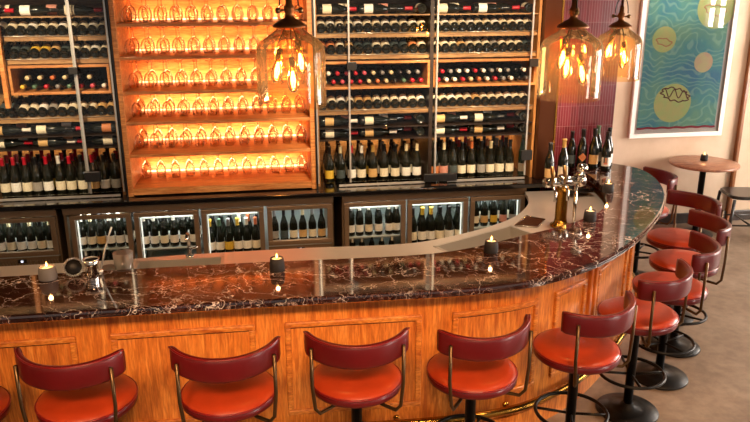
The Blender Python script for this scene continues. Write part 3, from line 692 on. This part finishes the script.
fridge([.645, .72, .80, .88, .96], .34, 5.33, ['dark', 'white'], ['white', 'white', 'grey'], 'lower shelf of the door right of the vented section', 2, s=.68)
fridge([1.125, 1.203, 1.273, 1.347, 1.423, 1.50], .465, 5.33, ['cream', 'white', 'white', 'cream', 'white'], ['black', 'yellow', 'yellow', 'black', 'black', 'black'], 'front row, bright cooler door beside the last one', 2, s=1.)
fridge([1.635, 1.708, 1.785, 1.865, 1.945], .585, 5.33, ['cream', 'tan', 'yellow', 'pink', 'grey'], ['black', 'grey', 'grey'], 'front row, last cooler door beside the curved worktop', 2, s=.85)

# ------------------------------------------------------------------ bottles at the end of the bar
g = 'bottles at the end of the bar'
bottle(2.19, 5.24, .951, 'dark wine bottle with tan label behind the beer tap, left of the pair', 'tan', 'black', 'burgundy', group=g, s=1.05)
bottle(2.31, 5.26, .951, 'dark wine bottle with gold top behind the beer tap handle', 'cream', 'gold', 'burgundy', group=g, s=1.12)
b1 = bottle(2.54, 5.43, 1.001, 'large dark bottle with orange diamond label before the purple tiles', None, 'black', 'burgundy', group=g, s=1.08)
o = MB()
vs = []; K = 8
for i in range(K+1):
    t_ = i/K*2-1; a = -PI/2-.25 + t_*.95; h = .033*(1-abs(t_))
    vs += [(.0368*math.cos(a), .0368*math.sin(a), .09-h), (.0368*math.cos(a), .0368*math.sin(a), .09+h)]
o.add(vs, [(2*i, 2*i+2, 2*i+3, 2*i+1) for i in range(K)]); dl = o.build('label', 'label_orange', b1); 
bottle(2.63, 5.41, 1.001, 'large dark bottle with broad gold label before the purple tiles', 'tan', 'black', 'burgundy', group=g, s=1.1)
b2 = bottle(2.70, 5.33, 1.001, 'dark bottle with a white portrait label of a dark-haired woman', 'white', 'black', 'burgundy', group=g, s=1.05)
def patch(parent, mat, a0, a1, z0, z1, r, name='print'):
    MB().lathe([(r, z0), (r+.0001, z1)], 8, a0=a0, a1=a1).build(name, mat, parent, recalc=False)
c0 = -PI/2-.45
patch(b2, 'label_dark', c0-.45, c0+.35, .062, .112, .0370, 'print_hair'); patch(b2, 'skin_print', c0-.2, c0+.25, .068, .103, .0374, 'print_face'); patch(b2, 'print_coral', c0-.35, c0+.4, .052, .066, .0376, 'print_dress')
bottle(2.77, 5.44, 1.001, 'dark bottle with pale blue-grey label, rightmost of those by the tiles', 'white', 'black', 'burgundy', group=g, s=1.08)
bottle(2.70, 5.50, 1.001, 'dark bottle with a green and white neck band, rear of the group', 'grey', 'green', 'burgundy', group=g, s=1.12)
bottle(2.47, 5.48, 1.001, 'dark bottle half hidden behind the diamond label bottle', 'dark', 'black', 'burgundy', group=g, s=1.0)

so_ = STUFF.build('wine_bottles_behind', ['bottle_glass', 'label_cream', 'label_white', 'label_tan', 'foil_red', 'foil_white', 'foil_black', 'foil_cream', 'foil_orange'], recalc=False)
so_['kind'] = 'stuff'; tag(so_, 'dark wine bottles standing in the rear rows of cabinets and coolers', 'wine bottles')
# ------------------------------------------------------------------ pendants
def pendant(x, y, zb, lab, rz):
    r = empty('pendant_lamp', (x, y, zb), rz); tag(r, lab, 'pendant lamp', 'glass jar pendants over the bar')
    R0 = .16
    MB().lathe([(R0-.002, 0), (R0, .003), (R0, .02), (R0-.001, .25), (R0-.006, .275), (R0-.022, .300), (R0-.055, .322), (.075, .342), (.062, .352), (.062, .368)], 48).build('glass_shade', 'amber_glass', r, recalc=False)
    cap = MB().lathe([(.078, .360), (.08, .366), (.070, .376), (.045, .392), (.022, .404), (.018, .42), (.024, .432), (.024, .452), (.016, .462), (.014, .50), (0, .50)], 28).build('cap', 'cap_bronze', r)
    MB().tube([(-.062, 0, .435), (-.03, 0, .435), (.03, 0, .435), (.062, 0, .435)], .006, 8).lathe([(0, -.008), (.013, -.008), (.013, .008), (0, .008)], 12, 0, T(-.055, 0, .435, ry=PI/2)).lathe([(0, -.008), (.013, -.008), (.013, .008), (0, .008)], 12, 0, T(.055, 0, .435, ry=PI/2)).build('cross_pin', 'old_brass', cap)
    MB().tube([(.045*math.cos(a), 0, .455+.11*math.sin(a)) for a in [PI*i/14 for i in range(15)]], .0035, 8).build('hanging_loop', 'black_steel', cap)
    MB().tube([(0, 0, .48), (0, 0, 3.19-zb)], .009, 8).build('drop_rod', 'bronze', r)
    for k, (a, h) in enumerate(((.5, .20), (2.6, .165), (4.5, .13))):
        bx, by_ = .068*math.cos(a), .062*math.sin(a)
        MB().tube([(bx*.25, by_*.25, .37), (bx*.7, by_*.7, .31), (bx, by_, h+.10)], .0025, 6).build('wire', 'black_steel', r)
        so = MB().lathe([(0, .105), (.014, .10), (.016, .06), (.016, .052), (0, .05)], 14).build('socket', 'brass', r); so.location = (bx, by_, h)
        so.rotation_euler = (.18*math.sin(a), -.18*math.cos(a), 0)
        MB().lathe([(.012, .055), (.016, .04), (.026, .008), (.029, -.018), (.024, -.042), (.012, -.056), (0, -.060)], 16).build('bulb', 'bulb_glass', so, recalc=False)
        mb = MB()
        for q in range(4):
            b_ = q*PI/2; mb.tube([(.004*math.cos(b_), .004*math.sin(b_), .04), (.011*math.cos(b_), .011*math.sin(b_), 0), (.006*math.cos(b_), .006*math.sin(b_), -.036)], .0016, 5)
        mb.build('filament', 'filament', so)
        L = bpy.data.lights.new('bulb_light', 'POINT'); L.energy = 6; L.color = (1., .60, .28); L.shadow_soft_size = .012
        lo = bpy.data.objects.new('bulb_light', L); COL.objects.link(lo); lo.parent = so
pendant(.14, 3.43, 1.875, 'large amber glass jar pendant hanging alone in front of the glowing shelves', .3)
pendant(1.58, 3.60, 1.85, 'amber glass jar pendant hanging before the purple tiles, nearer of the two there', 1.4)
pendant(2.50, 4.90, 1.78, 'amber glass jar pendant hanging beside the picture, farthest of the three', 2.3)

# ------------------------------------------------------------------ small things on the bar
def candle(x, y, z, mat, lab, r=.040, h=.068):
    t = empty('candle', (x, y, z+.001)); tag(t, lab, 'candle', 'tealight candles')
    MB().lathe([(0, 0), (r*.92, 0), (r, .006), (r*.96, h*.6), (r*.86, h), (r*.72, h), (r*.70, h-.012), (0, h-.012)], 24).build('holder', mat, t)
    MB().lathe([(0, h-.011), (r*.68, h-.011), (r*.68, h-.006), (0, h-.005)], 20).build('wax', 'wax', t)
    MB().lathe([(0, h-.003), (.005, h+.004), (.0055, h+.010), (.003, h+.018), (0, h+.026)], 10).build('flame', 'flame', t)
    L = bpy.data.lights.new('candle_light', 'POINT'); L.energy = .35; L.color = (1., .5, .2); L.shadow_soft_size = .01
    lo = bpy.data.objects.new('candle_light', L); COL.objects.link(lo); lo.location = (x, y, z+h+.035)
candle(-1.115, 3.63, 1.0, 'cup_grey', 'burning tealight in a grey stone cup beside the cocktail strainer', .045)
candle(.035, 3.565, 1.0, 'cup_dark', 'burning tealight in a dark cup below the large single pendant')
candle(1.217, 3.648, 1.0, 'cup_dark', 'burning tealight in a dark cup beside the sink corner')
candle(2.003, 4.095, 1.0, 'cup_dark', 'burning tealight in a dark cup next to the beer tap')
candle(2.42, 4.70, 1.0, 'cup_dark', 'tealight in a dark cup near the bottles, farthest along the bar')
candle(4.34, 6.50, .751, 'cup_dark', 'tealight in a dark cup on the round table', .036, .06)
t = empty('cocktail_strainer', (-.995, 3.66, 1.001), .2); tag(t, 'round metal cocktail strainer with coiled spring standing on the marble', 'cocktail strainer')
M = T(0, 0, .045, rx=1.2)
MB().lathe([(0, .0), (.040, 0), (.042, .003), (.040, .006), (0, .006)], 24, 0, M).build('disc', 'black_steel', t)
MB().tube([((.045+.006*math.cos(i*1.9))*math.cos(i*2*PI/90), (.045+.006*math.cos(i*1.9))*math.sin(i*2*PI/90), .008+.006*math.sin(i*1.9)) for i in range(90)], .0028, 5, 0, True, M).build('spring', 'bright_steel', t)
t = empty('jigger', (-.905, 3.655, 1.001)); tag(t, 'crumpled-looking polished steel bar cup beside the strainer', 'bar cup')
MB().lathe([(0, 0), (.030, 0), (.034, .01), (.030, .045), (.032, .05), (.040, .09), (.037, .09), (.028, .052), (0, .05)], 20).build('cup', 'chrome', t)
MB().ring(.038, .004, .085, 24, 6).build('rim', 'bright_steel', t)
sp = empty('bar_spoon', (-.862, 3.665, 1.001)); tag(sp, 'long twisted steel bar spoon leaning beside the steel cup', 'bar spoon')
MB().tube([(0, 0, .03), (.02, -.002, .10), (.055, -.005, .20), (.075, -.006, .25)], .0045, 8).build('handle', 'bright_steel', sp)
MB().lathe([(0, -.012), (.013, -.006), (.016, 0), (.012, .008), (0, .010)], 12, 0, T(-.006, 0, .014)).build('bowl', 'bright_steel', sp)
t = empty('mixing_glass', (-.785, 3.845, .8815)); tag(t, 'clear glass tumbler filled with ice on the steel worktop', 'glass')
MB().lathe([(0, 0), (.042, 0), (.046, .01), (.052, .165), (.049, .165), (.043, .014), (0, .012)], 24).build('glass_body', 'tumbler_glass', t, recalc=False)
for k in range(5):
    a = k*1.3; MB().box(-.015, .015, -.015, .015, -.015, .015, M=T(.018*math.cos(a), .018*math.sin(a), .03+k*.018, a, a*.7, a)).build('ice_cube', 'tumbler_glass', t)
t = empty('small_tumbler', (-.865, 3.84, .881)); tag(t, 'short clear tumbler left of the taller ice-filled glass', 'glass')
MB().lathe([(0, 0), (.032, 0), (.035, .006), (.038, .09), (.0355, .09), (.033, .010), (0, .008)], 20).build('glass_body', 'tumbler_glass', t, recalc=False)
MB().lathe([(0, .012), (.032, .012), (.033, .03), (0, .03)], 20).build('drink', 'goblet_glass', t, recalc=False)

# ------------------------------------------------------------------ picture
X0, X1, PZ0, PZ1 = 3.655, 4.672, .945, 2.52
pic = empty('framed_picture', (X0, 6.79, PZ0)); tag(pic, 'large white-framed teal print with yellow-green discs on the beige wall', 'picture')
W_, H_ = X1-X0, PZ1-PZ0; fw = .045
mb = MB(); mb.box(0, W_, -.035, 0, 0, fw).box(0, W_, -.035, 0, H_-fw, H_).box(0, fw, -.035, 0, fw, H_-fw).box(W_-fw, W_, -.035, 0, fw, H_-fw); mb.build('frame', 'white_paint', pic, bevel=.003)
MB().box(fw, W_-fw, -.008, -.003, fw, H_-fw).build('mount', 'white_paint', pic)
pr = MB().box(fw+.035, W_-fw-.035, -.012, -.008, fw+.04, H_-fw-.035).build('print', 'print_teal', pic)
def disc(cx, cz, r, mat, name='printed_disc', sx=1.):
    return MB().lathe([(0, 0), (r, 0), (r, .0015), (0, .0015)], 40, 0, Matrix.Translation((cx, -.012, cz)) @ Matrix.Diagonal((sx, 1, 1, 1)) @ Matrix.Rotation(PI/2, 4, 'X'), sm=False).build(name, mat, pr)
disc(.275, .975, .125, 'print_yellow'); disc(.44, .345, .195, 'print_yellow', sx=1.03); disc(.79, 1.27, .20, 'print_yellow'); disc(.725, .745, .10, 'print_peach'); disc(.30, 1.50, .06, 'print_peach')
# scribbles on the discs and the red wavy line
rr = random.Random(3)
for cx, cz, rad, mat, nn in ((.46, .43, .15, 'print_maroon', 10), (.275, .95, .08, 'print_coral', 5), (.78, 1.25, .11, 'print_coral', 5)):
    P = []
    for i in range(60):
        tt_ = i/59*2*PI; P.append((cx + rad*math.cos(tt_)*(1+.12*math.sin(nn*tt_)), -.0145, cz + rad*.42*math.sin(tt_)*(1+.16*math.cos(nn*tt_)) - .18*rad*math.cos(tt_)))
    MB().tube(P, .006 if mat == 'print_maroon' else .004, 5, 0, True).build('scribble', mat, pr)
P = [(cx, -.0145, .42+.04*math.sin(cx*60)+.10*(.66-cx)) for cx in lin_sp(.33, .59, 40)]
MB().tube(P, .005, 5).build('scribble', 'print_maroon', pr)
MB().tube([(x, -.0135, fw+.05+.004*math.sin(x*40)) for x in lin_sp(fw+.036, W_-fw-.036, 40)], .011, 6).build('border_line', 'print_red', pr)
MB().box(fw, W_-fw, -.026, -.024, fw, H_-fw).build('glazing', 'picture_glass', pic)

# ------------------------------------------------------------------ round table and chairs
t = empty('round_table', (4.30, 6.43, 0)); tag(t, 'round brown wooden table on a black pedestal below the picture', 'table')
MB().lathe([(0, .722), (.315, .722), (.325, .728), (.325, .744), (.318, .75), (0, .75)], 48).build('table_top', 'table_wood', t, bevel=.0)
MB().lathe([(.03, .03), (.03, .70), (.12, .71), (.12, .721), (0, .721)], 20).build('pedestal', 'black_steel', t)
MB().lathe([(0, .002), (.17, .002), (.17, .012), (.05, .035), (.0, .035)], 36).build('base', 'black_steel', t)
def chair(x, y, rz, lab):
    r = empty('side_chair', (x, y, 0), rz); r.scale = (1.08, 1.08, 1.0); tag(r, lab, 'chair', 'dark chairs by the round table')
    pts = [(.21*math.cos(a)*(1.0), .19*math.sin(a)) for a in [2*PI*i/28 for i in range(28)]]
    pts = [(max(-.19, min(.2, p[0]*1.12)), max(-.18, min(.18, p[1]*1.15))) for p in pts]
    MB().prism(pts, .43, .465).build('seat', 'chair_black', r, bevel=.008)
    for sx, sy in ((-1, -1), (-1, 1), (1, -1), (1, 1)):
        tp = .80 if sx > 0 else .43
        P = [(sx*.20, sy*.185, .0), (sx*.17, sy*.16, .43)]
        if sx > 0: P.append((sx*.215, sy*.15, .80))
        MB().tube(P, .015, 8).build('leg', 'chair_black', r)
    for sy in (-1, 1): MB().tube([(-.19, sy*.17, .17), (.19, sy*.17, .17)], .009, 8).build('stretcher', 'chair_black', r)
    MB().tube([(0, -.17, .17), (0, .17, .17)], .009, 8).build('stretcher', 'chair_black', r)
    vs = []; K = 12
    for i in range(K+1):
        u_ = i/K*2-1; xx = .24-.05*u_*u_; e = math.sqrt(max(.12, 1-u_*u_))
        vs += [(xx-.009, u_*.20, .76-.07*e), (xx-.009, u_*.20, .76+.07*e), (xx+.009, u_*.20, .76+.07*e), (xx+.009, u_*.20, .76-.07*e)]
    MB().add(vs, [(i*4+k, i*4+(k+1) % 4, i*4+4+(k+1) % 4, i*4+4+k) for i in range(K) for k in range(4)] + [(0, 1, 2, 3), tuple(K*4+k for k in (3, 2, 1, 0))]).build('backrest', 'chair_black', r)
pm('chair_black', '1e1c18', .3, coat=.3)
chair(4.71, 6.29, -.2, 'black wooden chair at the round table with a curved back')
chair(5.30, 5.92, -.9, 'black wooden chair standing at the right border behind the other')

# ------------------------------------------------------------------ lights
def area(name, loc, rot, sx, sy, e, col):
    L = bpy.data.lights.new(name, 'AREA'); L.shape = 'RECTANGLE'; L.size = sx; L.size_y = sy; L.energy = e; L.color = col
    o = bpy.data.objects.new(name, L); COL.objects.link(o); o.location = loc; o.rotation_euler = rot; return o
def spot(name, loc, tgt, e, col, ang, blend=.6, soft=.06):
    L = bpy.data.lights.new(name, 'SPOT'); L.energy = e; L.color = col; L.spot_size = math.radians(ang); L.spot_blend = blend; L.shadow_soft_size = soft
    o = bpy.data.objects.new(name, L); COL.objects.link(o); o.location = loc
    o.rotation_euler = (Vector(tgt) - Vector(loc)).to_track_quat('-Z', 'Y').to_euler(); return o
WARM = (1., .62, .34)
for x, e in ((-1.75, 560), (.75, 520), (1.75, 620)):
    spot('unseen_ceiling_spot', (x, 3.1, 3.12), (x, 5.5, 1.75), e, (1., .74, .48), 36, .6, .05)  # unseen spots, added well forward so light reaches the bottle labels
for x, e in ((-1.2, 60), (.5, 80), (1.6, 150)):
    spot('unseen_ceiling_spot', (x, 3.9, 3.15), (x, 4.9, .7), e, (1., .70, .44), 75, .8, .06)
for x in (-1.1, .1, 1.2):
    spot('unseen_ceiling_spot', (x, .3, 3.15), (x, 3.2, .5), 660, (1., .62, .33), 50, .8, .35)
spot('unseen_ceiling_spot', (2.6, 2.4, 3.15), (2.3, 3.7, .5), 150, (1., .62, .36), 70, .8, .08)
spot('unseen_ceiling_spot', (1.75, 4.3, 3.15), (1.8, 4.6, .9), 110, (1., .84, .68), 62, .8, .1)  # unseen spot added to brighten the right end of the steel worktop
spot('unseen_ceiling_spot', (4.0, 5.6, 3.15), (4.2, 6.8, 1.4), 70, (1., .80, .62), 80, .8, .08)
wd = bpy.data.worlds.new('world'); bpy.context.scene.world = wd; wd.use_nodes = True
wd.node_tree.nodes['Background'].inputs[0].default_value = (.95, .86, .78, 1); wd.node_tree.nodes['Background'].inputs[1].default_value = .45

# ------------------------------------------------------------------ camera
PIT, YAW, ROLL = map(math.radians, (17., 8.8, -.2))
F = Vector((math.sin(YAW)*math.cos(PIT), math.cos(YAW)*math.cos(PIT), -math.sin(PIT))); Rt = Vector((math.cos(YAW), -math.sin(YAW), 0)); U = Rt.cross(F)
R2 = Rt*math.cos(ROLL) + U*math.sin(ROLL); U2 = -Rt*math.sin(ROLL) + U*math.cos(ROLL)
cd = bpy.data.cameras.new('camera'); cam = bpy.data.objects.new('camera', cd); COL.objects.link(cam)
cd.sensor_width = 36; cd.lens = 725/750*36; cd.clip_start = .05
M = Matrix((R2, U2, -F)).transposed().to_4x4(); M.translation = (0, 0, 2.40); cam.matrix_world = M
sc = bpy.context.scene; sc.camera = cam
sc.view_settings.view_transform = 'Standard'; sc.view_settings.look = 'None'; sc.view_settings.gamma = 1; sc.view_settings.exposure = .12
sc.cycles.max_bounces = 8; sc.cycles.transparent_max_bounces = 40; sc.cycles.glossy_bounces = 4; sc.cycles.diffuse_bounces = 4
sc.cycles.sample_clamp_indirect = 4.; sc.cycles.caustics_reflective = False; sc.cycles.caustics_refractive = False
